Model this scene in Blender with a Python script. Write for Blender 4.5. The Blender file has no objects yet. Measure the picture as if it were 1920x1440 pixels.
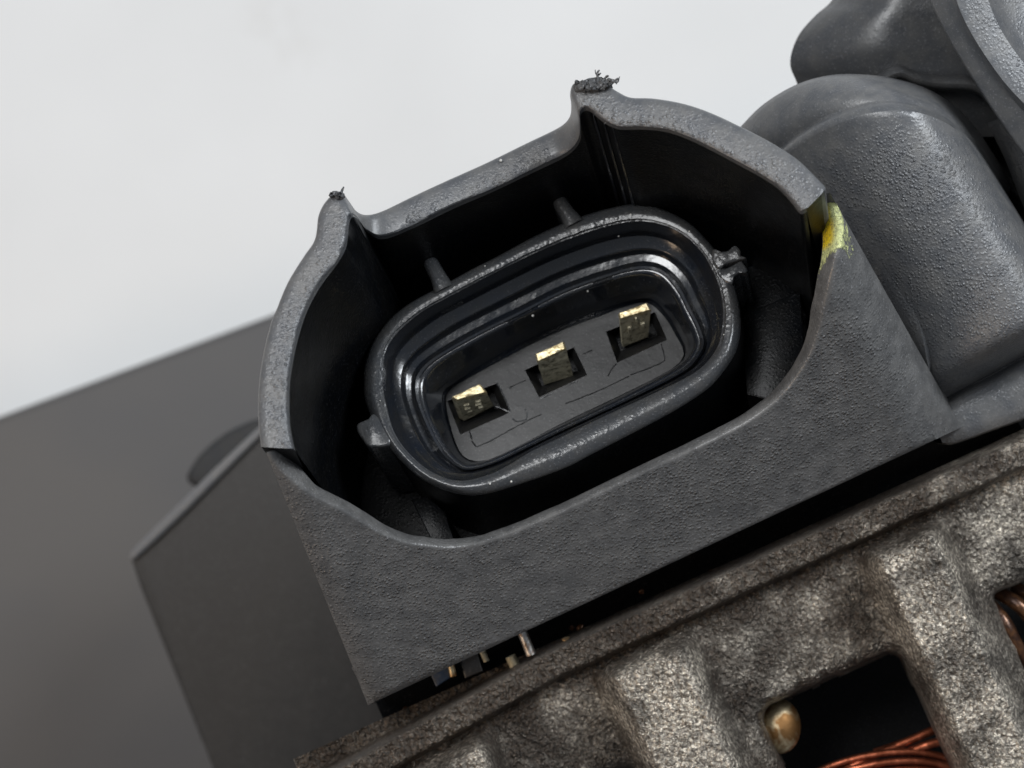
import bpy, bmesh, math, random
import numpy as np
from mathutils import Vector, Matrix, noise
from mathutils.geometry import tessellate_polygon
random.seed(7)
S = bpy.context.scene
C = S.collection
R = math.radians
# ------------------------------------------------------------------ camera
# one unit = 2.5 mm.  The camera looks straight down on the bench from 50 units.
S.unit_settings.scale_length = 0.0025
CAM = np.array([0.0, 0.0, 50.0])
cd = bpy.data.cameras.new('camera')
cam = bpy.data.objects.new('camera', cd); C.objects.link(cam)
cam.location = CAM
cd.sensor_width = 36; cd.lens = 36 * 50 / 19.2
cd.clip_start = 0.5; cd.clip_end = 600
cd.dof.use_dof = True; cd.dof.focus_distance = 53.0; cd.dof.aperture_fstop = 0.215
S.camera = cam
# ------------------------------------------------------------------ light
w = bpy.data.worlds.new('World'); S.world = w; w.use_nodes = True
w.node_tree.nodes['Background'].inputs[0].default_value = (0.80, 0.88, 1.0, 1)
w.node_tree.nodes['Background'].inputs[1].default_value = 0.16
def area(name, loc, tgt, sx, sy, power, col):
    l = bpy.data.lights.new(name, 'AREA'); l.shape = 'RECTANGLE'; l.size = sx; l.size_y = sy
    l.energy = power; l.color = col
    o = bpy.data.objects.new(name, l); C.objects.link(o)
    o.location = loc
    d = Vector(tgt) - Vector(loc)
    o.rotation_euler = d.to_track_quat('-Z', 'Y').to_euler()
    return o
area('window_light', (50, 51, 54), (0, 0, -10), 34, 40, 66000, (0.90, 0.95, 1.0))
area('ceiling_light', (-42, 40, 86), (0, 0, -10), 46, 46, 62000, (0.98, 0.99, 1.0))
area('warm_room_light', (-62, -30, 34), (0, 0, -6), 22, 30, 11500, (1.0, 0.72, 0.48))
S.view_settings.view_transform = 'Standard'
S.view_settings.look = 'None'; S.view_settings.exposure = 0.50; S.view_settings.gamma = 1
S.render.resolution_x = 1024; S.render.resolution_y = 768
S.render.engine = 'CYCLES'
S.cycles.max_bounces = 6

# ------------------------------------------------------------------ frames
TH = R(24.3); AL = R(22)
s_, c_ = math.sin(AL), math.cos(AL)
U = np.array([math.cos(TH), math.sin(TH), 0.0])
V = np.array([-math.sin(TH) * c_, math.cos(TH) * c_, -s_])
W = np.array([-math.sin(TH) * s_, math.cos(TH) * s_, c_])
O = np.array([0.7, 1.2, 0.0])
def ray(px, py):
    return np.array([(px - 960) / 100.0, (720 - py) / 100.0, -50.0])
def hit(px, py, p0, n):
    d = ray(px, py)
    return CAM + d * (np.dot(p0 - CAM, n) / np.dot(d, n))
def P(px, py, wd):                 # point of the connector at depth wd along its own axis
    return hit(px, py, O + W * wd, W)
def Z(px, py, z):                  # point at height z above the bench frame
    return hit(px, py, np.array([0, 0, z]), np.array([0, 0, 1.0]))

def catmull(pts, sub, closed=False):
    pts = [np.array(p, float) for p in pts]; n = len(pts); out = []
    rng = n if closed else n - 1
    for i in range(rng):
        g = (lambda k: pts[k % n]) if closed else (lambda k: pts[min(max(k, 0), n - 1)])
        a, b, c, d = g(i - 1), g(i), g(i + 1), g(i + 2)
        for j in range(sub):
            t = j / sub
            out.append(0.5 * ((2 * b) + (-a + c) * t + (2 * a - 5 * b + 4 * c - d) * t * t + (-a + 3 * b - 3 * c + d) * t ** 3))
    if not closed: out.append(pts[-1])
    return out
def star(pts, cen, n=300):         # resample a closed outline by direction from its middle
    pts = np.array([p[:2] for p in catmull(pts, 8, True)]) - np.array(cen)
    ca, sa = math.cos(TH), -math.sin(TH)
    a = pts[:, 0] * ca + pts[:, 1] * sa; b = -pts[:, 0] * sa + pts[:, 1] * ca
    ang = np.arctan2(b * 1.75, a); o = np.argsort(ang)
    ang, a, b = ang[o], a[o], b[o]
    ang = np.concatenate([ang - 2 * math.pi, ang, ang + 2 * math.pi]); a = np.tile(a, 3); b = np.tile(b, 3)
    t = np.linspace(-math.pi, math.pi, n, endpoint=False)
    A = np.interp(t, ang, a); B = np.interp(t, ang, b)
    return np.stack([A * ca - B * sa + cen[0], A * sa + B * ca + cen[1]], 1)

# ------------------------------------------------------------------ object helpers
def link(name, verts, faces, m, parent=None, smooth=True, sharp=38, fix=True):
    me = bpy.data.meshes.new(name)
    me.from_pydata([tuple(map(float, v)) for v in verts], [], faces)
    if fix:
        bm = bmesh.new(); bm.from_mesh(me)
        bmesh.ops.recalc_face_normals(bm, faces=bm.faces)
        bm.to_mesh(me); bm.free()
    for p in me.polygons: p.use_smooth = smooth
    if smooth: me.set_sharp_from_angle(angle=R(sharp))
    me.materials.append(m)
    o = bpy.data.objects.new(name, me); C.objects.link(o)
    if parent is not None:
        o.parent = parent; o.matrix_parent_inverse = WORLDM[parent.name].inverted()
    WORLDM[o.name] = Matrix.Identity(4)
    return o
WORLDM = {}
def grid(rows, closed=False):      # rows of equal length -> verts, faces
    n = len(rows[0]); v = [p for r in rows for p in r]; f = []
    for i in range(len(rows) - 1):
        for j in range(n if closed else n - 1):
            k = (j + 1) % n
            f.append((i * n + j, i * n + k, (i + 1) * n + k, (i + 1) * n + j))
    return v, f
def tube(path, rad, n=8, cap=True):
    path = [Vector(p) for p in path]; rows = []
    up = Vector((0.3, 0.2, 1)).normalized()
    for i, p in enumerate(path):
        t = (path[min(i + 1, len(path) - 1)] - path[max(i - 1, 0)]).normalized()
        x = t.cross(up).normalized(); y = x.cross(t)
        r = rad[i] if hasattr(rad, '__len__') else rad
        rows.append([p + x * math.cos(a) * r + y * math.sin(a) * r for a in [2 * math.pi * k / n for k in range(n)]])
    v, f = grid(rows, True)
    if cap:
        f.append(tuple(range(n))[::-1]); f.append(tuple(range(len(v) - n, len(v))))
    return v, f
def join(parts):
    v, f = [], []
    for a, b in parts:
        k = len(v); v += list(a); f += [tuple(i + k for i in q) for q in b]
    return v, f
def slab(top, bottom, bev=0.04):   # top/bottom: equal loops of points; rounded upper edge
    top = [np.array(p) for p in top]; bottom = [np.array(p) for p in bottom]; n = len(top)
    c = sum(top) / n
    def inset(l, d, h):
        out = []
        for i, p in enumerate(l):
            v = c - p; q = np.linalg.norm(v); dn = bottom[i] - p; dn = dn / (np.linalg.norm(dn) + 1e-9)
            out.append(p + v / max(q, 1e-6) * min(d, q * 0.5) + dn * h)
        return out
    rows = [bottom, inset(top, 0, bev), inset(top, bev * 0.3, bev * 0.3), inset(top, bev, 0)]
    v, f = grid(rows, True)
    f.append(tuple(range(3 * n, 4 * n))); f.append(tuple(range(n))[::-1])
    return v, f

# ------------------------------------------------------------------ materials
def nodes(name):
    m = bpy.data.materials.new(name); m.use_nodes = True
    nt = m.node_tree; return m, nt, nt.nodes['Principled BSDF']
def N(nt, t, **kw):
    n = nt.nodes.new(t)
    for k, v in kw.items():
        if k in n.inputs: n.inputs[k].default_value = v
        else: setattr(n, k, v)
    return n
def noise_tex(nt, co, scale, detail=3, rough=0.55, dist=0.0):
    n = N(nt, 'ShaderNodeTexNoise'); n.inputs['Scale'].default_value = scale; n.inputs['Detail'].default_value = detail
    n.inputs['Roughness'].default_value = rough; n.inputs['Distortion'].default_value = dist
    nt.links.new(co, n.inputs['Vector']); return n.outputs['Fac']
def ramp(nt, fac, stops):
    n = N(nt, 'ShaderNodeValToRGB'); e = n.color_ramp.elements
    while len(e) < len(stops): e.new(0.5)
    for i, (p, c) in enumerate(stops):
        e[i].position = p; e[i].color = (*c, 1) if hasattr(c, '__len__') else (c, c, c, 1)
    nt.links.new(fac, n.inputs[0]); return n.outputs[0]
def mth(nt, op, a, b=None, clamp=False):
    n = N(nt, 'ShaderNodeMath', operation=op); n.use_clamp = clamp
    for i, x in enumerate((a, b)):
        if x is None: continue
        if isinstance(x, (int, float)): n.inputs[i].default_value = x
        else: nt.links.new(x, n.inputs[i])
    return n.outputs[0]
def mix(nt, fac, a, b):
    n = N(nt, 'ShaderNodeMix', data_type='RGBA')
    for s, x in ((n.inputs[0], fac), (n.inputs[6], a), (n.inputs[7], b)):
        if isinstance(x, (int, float)): s.default_value = x
        elif hasattr(x, '__len__') and not hasattr(x, 'links'): s.default_value = (*x, 1)
        else: nt.links.new(x, s)
    return n.outputs[2]
def bump(nt, bs, layers):          # layers: (height, strength, distance)
    prev = None
    for h, st, di in layers:
        b = N(nt, 'ShaderNodeBump'); b.inputs['Strength'].default_value = st; b.inputs['Distance'].default_value = di
        nt.links.new(h, b.inputs['Height'])
        if prev is not None: nt.links.new(prev, b.inputs['Normal'])
        prev = b.outputs[0]
    nt.links.new(prev, bs.inputs['Normal'])

def plastic(name, base, rough, grain=0.5, size=11.0, dust=0.25, mask_attr=None, tint=(0.95, 0.98, 1.04), spec=0.5, coarse=0.05):
    m, nt, bs = nodes(name)
    co = N(nt, 'ShaderNodeTexCoord').outputs['Object']
    vo = N(nt, 'ShaderNodeTexVoronoi', feature='F1'); vo.inputs['Scale'].default_value = size * 1.25
    wv_ = N(nt, 'ShaderNodeMix', data_type='VECTOR'); wv_.inputs[0].default_value = 0.05
    nz = N(nt, 'ShaderNodeTexNoise'); nz.inputs['Scale'].default_value = size * 0.8; nt.links.new(co, nz.inputs['Vector'])
    nt.links.new(co, wv_.inputs[4]); nt.links.new(nz.outputs['Color'], wv_.inputs[5]); nt.links.new(wv_.outputs[1], vo.inputs['Vector'])
    g1 = ramp(nt, vo.outputs['Distance'], [(0.12, 1.0), (0.55, 0.0)])
    g1 = mth(nt, 'MULTIPLY', g1, ramp(nt, noise_tex(nt, co, size * 0.55, 2, 0.5), [(0.35, 0.25), (0.6, 1.0)]))
    g2 = noise_tex(nt, co, size * 3.1, 2, 0.6)
    h = mth(nt, 'ADD', g1, mth(nt, 'MULTIPLY', g2, 0.45))
    patch = ramp(nt, noise_tex(nt, co, 0.55, 3, 0.6), [(0.30, 0.25), (0.62, 1.0)])
    h = mth(nt, 'MULTIPLY', h, patch)
    if mask_attr:
        a = N(nt, 'ShaderNodeAttribute', attribute_name=mask_attr).outputs['Fac']
        h = mth(nt, 'MULTIPLY', h, a)
    big = noise_tex(nt, co, 1.3, 4, 0.6)
    bump(nt, bs, [(big, coarse, 0.12), (h, grain, 0.040)])
    d = noise_tex(nt, co, 2.1, 5, 0.65)
    sp = ramp(nt, noise_tex(nt, co, 26, 2, 0.5), [(0.61, 0.0), (0.70, 1.0)])
    b0 = tuple(base * t for t in tint); b1 = tuple(base * (1 + dust * 2.0) * t for t in (1.02, 1.0, 0.97))
    col = mix(nt, ramp(nt, d, [(0.38, 0.0), (0.7, 1.0)]), b0, b1)
    col = mix(nt, mth(nt, 'MULTIPLY', sp, dust * 1.3), col, (0.30, 0.30, 0.31))
    nt.links.new(col, bs.inputs['Base Color'])
    rr = mth(nt, 'ADD', mth(nt, 'MULTIPLY', d, 0.26), rough - 0.13)
    nt.links.new(rr, bs.inputs['Roughness'])
    bs.inputs['Specular IOR Level'].default_value = spec
    return m
M_rim = plastic('moulded_rim_plastic', 0.074, 0.38, 0.75, 11, 0.22, 'tex')
M_front = plastic('moulded_front_plastic', 0.072, 0.34, 0.85, 10.5, 0.34, 'tex', tint=(1.0, 0.99, 0.98))
M_cover = plastic('cover_plastic', 0.074, 0.34, 0.85, 12, 0.25, 'tex')
M_smooth = plastic('smooth_cover_plastic', 0.046, 0.34, 0.15, 9, 0.18)
M_inner = plastic('inner_shaded_plastic', 0.0022, 0.36, 0.15, 12, 0.05, spec=0.13, tint=(.7, .9, 1.25))  # same black plastic, with the cavity's shade put into the colour
M_collar = plastic('socket_plastic', 0.034, 0.26, 0.22, 8, 0.12, 'tex', coarse=0.12, tint=(.93, .99, 1.07))
M_liner = plastic('glossy_socket_plastic', 0.012, 0.17, 0.06, 6, 0.08, coarse=0.08, tint=(.75, .95, 1.35), spec=.9)
M_floor = plastic('socket_floor_plastic', 0.014, 0.32, 0.03, 10, 0.10, spec=0.4, tint=(1.0, 0.97, 0.95))
M_slab = plastic('side_plastic', 0.024, 0.68, 0.02, 4, 0.15, tint=(1.0, 1.0, 0.99), coarse=0.08)
M_burr = plastic('torn_plastic', 0.045, 0.75, 0.9, 16, 0.4)

def metal_cast():
    m, nt, bs = nodes('weathered_cast_aluminium')
    co = N(nt, 'ShaderNodeTexCoord').outputs['Object']
    a = noise_tex(nt, co, 0.9, 3, 0.6); b = noise_tex(nt, co, 13, 3, 0.65, 0.2); c = noise_tex(nt, co, 26, 3, 0.7)
    stain = ramp(nt, a, [(0.34, (0.15, 0.135, 0.115)), (0.45, (0.36, 0.325, 0.275)), (0.58, (0.70, 0.63, 0.53))])
    col = mix(nt, ramp(nt, b, [(0.38, 0.7), (0.52, 0.0)]), stain, (0.040, 0.031, 0.024))
    rust = ramp(nt, noise_tex(nt, co, 3.2, 4, 0.7), [(0.60, 0.0), (0.72, 0.35)])
    col = mix(nt, rust, col, (0.11, 0.058, 0.03))
    gl = ramp(nt, c, [(0.60, 0.0), (0.72, 1.0)])
    col = mix(nt, mth(nt, 'MULTIPLY', gl, 0.75), col, (0.72, 0.68, 0.61))
    dirt = N(nt, 'ShaderNodeAttribute', attribute_name='dirt').outputs['Fac']
    dn = mth(nt, 'ADD', dirt, mth(nt, 'MULTIPLY', mth(nt, 'SUBTRACT', noise_tex(nt, co, 1.3, 5, 0.6), 0.5), 1.8))
    dcol = mix(nt, ramp(nt, b, [(0.42, 0.0), (0.62, 1.0)]), (0.070, 0.050, 0.036), (0.016, 0.012, 0.010))
    col = mix(nt, ramp(nt, dn, [(0.32, 0.0), (0.95, 0.85)]), col, dcol)
    nt.links.new(col, bs.inputs['Base Color'])
    bs.inputs['Metallic'].default_value = 0.7
    nt.links.new(ramp(nt, b, [(0.3, 0.50), (0.7, 0.27)]), bs.inputs['Roughness'])
    vo = N(nt, 'ShaderNodeTexVoronoi', feature='F1'); vo.inputs['Scale'].default_value = 11
    va = N(nt, 'ShaderNodeVectorMath', operation='ADD'); nt.links.new(co, va.inputs[0])
    nz = N(nt, 'ShaderNodeTexNoise'); nz.inputs['Scale'].default_value = 10; nt.links.new(co, nz.inputs['Vector'])
    vs_ = N(nt, 'ShaderNodeVectorMath', operation='SCALE'); nt.links.new(nz.outputs['Color'], vs_.inputs[0]); vs_.inputs['Scale'].default_value = 0.12
    nt.links.new(vs_.outputs[0], va.inputs[1]); nt.links.new(va.outputs[0], vo.inputs['Vector'])
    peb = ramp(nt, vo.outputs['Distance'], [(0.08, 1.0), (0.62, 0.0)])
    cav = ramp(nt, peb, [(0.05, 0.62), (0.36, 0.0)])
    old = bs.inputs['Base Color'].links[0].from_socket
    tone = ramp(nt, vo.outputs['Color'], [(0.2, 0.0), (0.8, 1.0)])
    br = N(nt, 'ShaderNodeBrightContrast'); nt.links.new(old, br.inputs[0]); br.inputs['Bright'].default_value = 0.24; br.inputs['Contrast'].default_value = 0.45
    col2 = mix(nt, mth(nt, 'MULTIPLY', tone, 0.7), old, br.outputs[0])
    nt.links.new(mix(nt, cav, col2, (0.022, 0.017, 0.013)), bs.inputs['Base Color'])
    bump(nt, bs, [(peb, 1.0, 0.075), (b, 0.8, 0.05), (c, 1.0, 0.03)])
    return m
M_cast = metal_cast()
def metal(name, col, rough, col2, scale=8, thr=0.5, met=1.0):
    m, nt, bs = nodes(name)
    co = N(nt, 'ShaderNodeTexCoord').outputs['Object']
    a = noise_tex(nt, co, scale, 4, 0.65, 0.5)
    nt.links.new(mix(nt, ramp(nt, a, [(thr - 0.07, 0.0), (thr + 0.07, 1.0)]), col, col2), bs.inputs['Base Color'])
    bs.inputs['Metallic'].default_value = met
    nt.links.new(ramp(nt, a, [(0.3, rough), (0.7, min(1, rough + 0.25))]), bs.inputs['Roughness'])
    bump(nt, bs, [(noise_tex(nt, co, scale * 2.5, 3, 0.6), 0.5, 0.02)])
    return m
M_gold = metal('worn_gold_plate', (0.92, 0.80, 0.52), 0.42, (0.50, 0.39, 0.20), 10, 0.56)
M_tarn = metal('tarnished_brass', (0.50, 0.46, 0.33), 0.42, (0.17, 0.15, 0.10), 9, 0.56, 0.25)
M_copper = metal('copper_wire', (0.52, 0.16, 0.085), 0.34, (0.25, 0.07, 0.035), 2.2, 0.50)
M_brass = metal('aged_brass', (0.75, 0.62, 0.40), 0.35, (0.28, 0.15, 0.06), 1.6, 0.50)
M_coil = metal('varnished_coil', (0.10, 0.045, 0.02), 0.16, (0.035, 0.015, 0.008), 4, 0.5, 0.5)
M_steel = metal('steel_post', (0.55, 0.54, 0.52), 0.35, (0.25, 0.16, 0.1), 5, 0.55)
M_blue = plastic('blue_plastic', 0.10, 0.5, 0.2, 8, 0.1, tint=(0.35, 0.7, 1.4))

def paint():
    m, nt, bs = nodes('yellow_paint')
    co = N(nt, 'ShaderNodeTexCoord').outputs['Object']
    at = N(nt, 'ShaderNodeAttribute', attribute_name='amount').outputs['Fac']
    n = noise_tex(nt, co, 7, 4, 0.7, 1.0); n2 = noise_tex(nt, co, 15, 3, 0.7, 0.6)
    dens = mth(nt, 'ADD', at, mth(nt, 'MULTIPLY', mth(nt, 'SUBTRACT', n, 0.5), 1.5))
    edge = N(nt, 'ShaderNodeAttribute', attribute_name='edge').outputs['Fac']
    col = mix(nt, ramp(nt, edge, [(0.25, 0.0), (0.55, 1.0)]), (0.55, 0.58, 0.26), (0.98, 0.76, 0.03))
    col = mix(nt, ramp(nt, n2, [(0.36, 0.75), (0.5, 0.0)]), col, (0.13, 0.14, 0.09))
    nt.links.new(col, bs.inputs['Base Color'])
    nt.links.new(ramp(nt, dens, [(0.36, 0.0), (0.52, 1.0)]), bs.inputs['Alpha'])
    bs.inputs['Roughness'].default_value = 0.42
    bump(nt, bs, [(n2, 0.8, 0.05)])
    return m
M_paint = paint()
def backdrop(name, c0, c1, rough, stain=None):
    m, nt, bs = nodes(name)
    co = N(nt, 'ShaderNodeTexCoord').outputs['Object']
    col = mix(nt, ramp(nt, noise_tex(nt, co, 0.09, 3, 0.5), [(0.35, 0.0), (0.65, 1.0)]), c0, c1)
    if stain:
        d = N(nt, 'ShaderNodeVectorMath', operation='DISTANCE'); nt.links.new(co, d.inputs[0]); d.inputs[1].default_value = stain[0]
        f = mth(nt, 'MULTIPLY', ramp(nt, mth(nt, 'DIVIDE', d.outputs['Value'], stain[1]), [(0.15, 1.0), (1.0, 0.0)]),
                ramp(nt, noise_tex(nt, co, 0.7, 3, 0.5), [(0.42, 0.0), (0.6, 0.6)]))
        col = mix(nt, f, col, stain[2])
    nt.links.new(col, bs.inputs['Base Color']); bs.inputs['Roughness'].default_value = rough
    bump(nt, bs, [(noise_tex(nt, co, 3, 3, 0.5), 0.15, 0.05)])
    return m
M_white = backdrop('white_bench_top', (0.70, 0.70, 0.69), (0.74, 0.74, 0.73), 0.6, (tuple(Z(525, 60, -55)), 2.2, (0.64, 0.63, 0.61)))
M_dark = backdrop('dark_grey_board', (0.066, 0.066, 0.069), (0.084, 0.079, 0.075), 0.6)

# ------------------------------------------------------------------ setting
TZ = -55.0
v, f = [(-140, -140, TZ), (140, -140, TZ), (140, 140, TZ), (-140, 140, TZ)], [(0, 1, 2, 3)]
tb = link('bench_top', v, f, M_white); tb['kind'] = 'structure'
e0 = Z(-700, 1041, -42); e1 = Z(2300, -78, -42)            # edge line of the dark board
d = (e1 - e0) / np.linalg.norm(e1 - e0); nn = np.array([d[1], -d[0], 0])
a0 = e0 - d * 20; a1 = e1 - d * 12; a2 = a1 + nn * 60; a3 = a0 + nn * 60
dz = np.array([0, 0, TZ + 42.0])
bd, bf = slab([a0, a1, a2, a3], [a0 + dz, a1 + dz, a2 + dz, a3 + dz], 0.35)
board = link('dark_board', bd, bf, M_dark, sharp=30)
board['label'] = 'dark grey board lying out of focus on the white bench behind the alternator'
board['category'] = 'board'

# ------------------------------------------------------------------ the alternator
alt = bpy.data.objects.new('alternator', None); C.objects.link(alt)
alt.location = (6, -6, TZ); WORLDM['alternator'] = Matrix.Translation((6, -6, TZ))
alt['label'] = 'used alternator seen close up, black plastic three pin connector above its corroded cast aluminium casing'
alt['category'] = 'alternator'

# --- shroud: back wall (a thick rim running round the back, with a U notch)
RIM = [((490,838),(551,842),0),((485,800),(543,805),0),((484,760),(540,765),0),((488,700),(541,715),0),((499,640),(548,668),0),
 ((509,605),(558,625),0),((520,577),(573,580),0),((540,530),(597,535),0),((570,480),(628,493),0),((588,455),(645,464),0),((594,430),(650,440),0),
 ((597,405),(651,424),0),((607,383),(653,412),0),((625,364),(656,405),0),((641,361),(661,402),-.1),((655,378),(668,406),-.6),
 ((668,396),(676,417),-1.2),((687,403),(689,433),-1.7),((717,396),(718,444),-1.9),((773,369),(780,420),-1.9),((840,338),(848,387),-1.9),
 ((907,308),(920,356),-1.9),((987,269),(1000,318),-1.9),((1035,246),(1050,294),-1.87),((1058,232),(1074,277),-1.6),((1069,217),(1086,259),-1.2),
 ((1071,197),(1088,236),-.6),((1069,175),(1087,212),-.1),((1077,156),(1095,203),0),((1108,150),(1108,206),0),((1138,160),(1122,218),0),
 ((1160,173),(1139,230),0),((1183,183),(1163,238),0),((1227,185),(1205,238),0),((1283,195),(1250,243),0),((1333,212),(1293,258),0),
 ((1383,235),(1338,280),0),((1433,260),(1385,305),0),((1467,280),(1427,328),0),((1500,303),(1458,349),0),((1530,333),(1482,374),0),
 ((1548,353),(1500,396),0),((1540,364),(1512,392),0)]
seq = catmull([(a[0], a[1], b[0], b[1], z) for a, b, z in RIM], 6)
rnd = np.random.RandomState(3)
wob = np.convolve(rnd.randn(len(seq) + 8), np.ones(5) / 5, 'same')[4:-4]
prof = [(0, -.16), (0.02, -.06), (0.10, -.005), (0.28, 0), (0.5, .005), (0.72, 0), (0.90, -.012), (0.975, -.05), (1, -.13)]
rows = []
out_dn = [P(q[0], q[1], q[4] - .16) - W * (7.2 + q[4]) for q in seq]
rows.append(out_dn)
for fr, dw in prof:
    rows.append([P(q[0] + (q[2] - q[0]) * fr + (wob[i] * 1.2 if fr > .7 else wob[i] * .4), q[1] + (q[3] - q[1]) * fr + (wob[i] * 1.0 if fr > .7 else 0), q[4] + dw) for i, q in enumerate(seq)])
rows.append([P(q[2], q[3], q[4] - .13) - W * .12 for q in seq])
inner_rows = [rows[-1]]
for dd in (0.8, 2.2, 4.2, 6.6):
    inner_rows.append([P(q[2], q[3], q[4] - .13) - W * max(0.16, dd + q[4]) for q in seq])
v, f = grid(rows)
f.append([i * len(seq) for i in range(len(rows))]); f.append([i * len(seq) + len(seq) - 1 for i in range(len(rows))][::-1])
shroud = link('connector_shroud', v, f, M_rim, alt, sharp=50)
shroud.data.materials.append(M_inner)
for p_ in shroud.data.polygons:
    if len(p_.vertices) > 4: p_.material_index = 1  # rim end caps coloured near black to stand in for shade
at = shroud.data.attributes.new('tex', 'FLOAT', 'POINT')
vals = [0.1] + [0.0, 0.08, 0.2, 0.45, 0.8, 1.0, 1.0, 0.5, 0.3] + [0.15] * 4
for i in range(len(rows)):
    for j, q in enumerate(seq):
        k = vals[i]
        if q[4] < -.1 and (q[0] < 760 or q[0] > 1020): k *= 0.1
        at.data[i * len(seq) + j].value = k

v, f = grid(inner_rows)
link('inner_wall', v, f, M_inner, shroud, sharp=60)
# --- shroud: front wall with its U-shaped cut
A_, B_, C_ = P(500, 850, 0), P(1550, 380, 0), P(740, 1300, -7)
nf = np.cross(B_ - A_, C_ - A_); nf /= np.linalg.norm(nf)
if nf[2] < 0: nf = -nf
def F(px, py, off=0.0): return hit(px, py, A_ - nf * off, nf)
UIN = [(537,834),(549,853),(562,874),(577,893),(597,912),(647,937),(687,961),(727,986),(767,1001),(800,1006),(840,1010),(890,1005),(940,990),(1007,963),
 (1080,930),(1180,881),(1280,834),(1347,801),(1403,769),(1447,733),(1477,697),(1500,658),(1515,613),(1522,570),(1530,530),(1537,492),(1541,460),(1539,425),(1533,395),(1526,370)]
UOUT = [(499,848),(508,868),(528,893),(552,917),(580,937),(628,963),(670,988),(715,1014),(759,1031),(798,1037),(842,1041),(896,1034),(950,1018),(1018,991),
 (1092,957),(1192,908),(1292,861),(1361,828),(1419,795),(1467,756),(1500,716),(1526,672),(1543,622),(1553,575),(1562,532),(1570,492),(1577,458),(1580,425),(1572,390),(1556,361)]
ui = catmull(UIN, 7); uo = catmull(UOUT, 7); nU = len(ui)
uo = [a + (b - a) * (1 - .38 * math.sin(math.pi * min(1, i / (nU * .8))) ** .6) for i, (a, b) in enumerate(zip(ui, uo))]
BL, BR = np.array([690, 1322.]), np.array([1803, 801.])
LE = (np.array([496, 858.]), BL); RE = (np.array([1557, 360.]), BR)
def dist_line(p, a, b):
    d = (b - a) / np.linalg.norm(b - a); q = p - a
    return abs(d[0] * q[1] - d[1] * q[0])
T_ = 0.42
wb = np.convolve(rnd.randn(nU + 8), np.ones(4) / 4, 'same')[4:-4]
def pushed(p):
    e1 = dist_line(p, *LE) / 100; e2 = dist_line(p, *RE) / 100
    o = 0
    for e, r, g_ in ((e1, 0.55, .6), (e2, 1.15, .95)):
        if e < r: o += (r - math.sqrt(max(0, r * r - (r - e) ** 2))) * g_
    return o
rows = []
inw = [[F(*ui[i], T_ + pushed(uo[i])) - W * d_ for i in range(nU)] for d_ in (.12, 1.0, 3.0)]
rows.append(inw[0])
rows.append([F(ui[i][0] + wb[i] * .8, ui[i][1] + wb[i] * .8, T_ + pushed(uo[i])) - W * .05 for i in range(nU)])
for k in range(0, 7):
    t = k / 6; a = t * math.pi / 2
    off = T_ * (1 - math.sin(a)); 
    fr = 1 - math.cos(a) if False else t
    rows.append([F(*(ui[i] + (uo[i] - ui[i]) * (0.04 + .96 * fr) + wb[i] * .5 * (1 - t)), T_ * (1 - math.sin(a)) + pushed(uo[i])) for i in range(nU)])
sarc = np.cumsum([0] + [np.linalg.norm(uo[i] - uo[i - 1]) for i in range(1, nU)]); sarc /= sarc[-1]
pj = []
for i in range(nU):
    tU = np.dot(uo[i] - LE[0], BR - BL) / np.dot(BR - BL, BR - BL)
    pj.append(tU)
tb_ = []
for i in range(nU):
    t = 0.5 * sarc[i] + 0.5 * min(max((uo[i][0] - 499) / (1556 - 499), 0), 1); tb_.append(t)
tb_ = np.maximum.accumulate(tb_); tb_[0] = 0; tb_[-1] = 1
NR = 30
for k in range(1, NR + 1):
    t = k / NR; r = []
    for i in range(nU):
        b = BL + (BR - BL) * tb_[i]; p = uo[i] + (b - uo[i]) * t
        r.append(F(p[0], p[1], pushed(p)))
    rows.append(r)
last = rows[-1]
rows.append([p - W * .05 - nf * .03 for p in last])
rows.append([p - W * .08 - nf * .45 for p in last])
rows.append([p + W * .6 - nf * .9 for p in last])
v, f = grid(rows)
nrow = len(rows)
# side returns
k0 = len(v)
for i in range(nrow): v.append(np.array(rows[i][0]) - W * 1.6 - nf * .6 + U * .1)
for i in range(3, nrow - 1): f.append((i * nU, (i + 1) * nU, k0 + i + 1, k0 + i))
k1 = len(v)
for i in range(nrow): v.append(np.array(rows[i][-1]) - W * 1.6 - nf * .8 - U * .1)
for i in range(3, nrow - 1): f.append(((i + 1) * nU - 1, k1 + i, k1 + i + 1, (i + 2) * nU - 1))
front = link('front_wall', v, f, M_front, shroud, sharp=60, fix=False)
at = front.data.attributes.new('tex', 'FLOAT', 'POINT')
for i in range(nrow):
    for j in range(nU):
        rr = min(1, dist_line(uo[j] + (BL + (BR - BL) * tb_[j] - uo[j]) * max(0, (i - 8)) / NR, *RE) / 110)
        at.data[i * nU + j].value = (0.1 if i < 3 else 0.35 if i < 9 else 1.0) * (0.25 + .75 * rr)
link('inner_wall', *grid(inw), M_inner, shroud, sharp=60)
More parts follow.
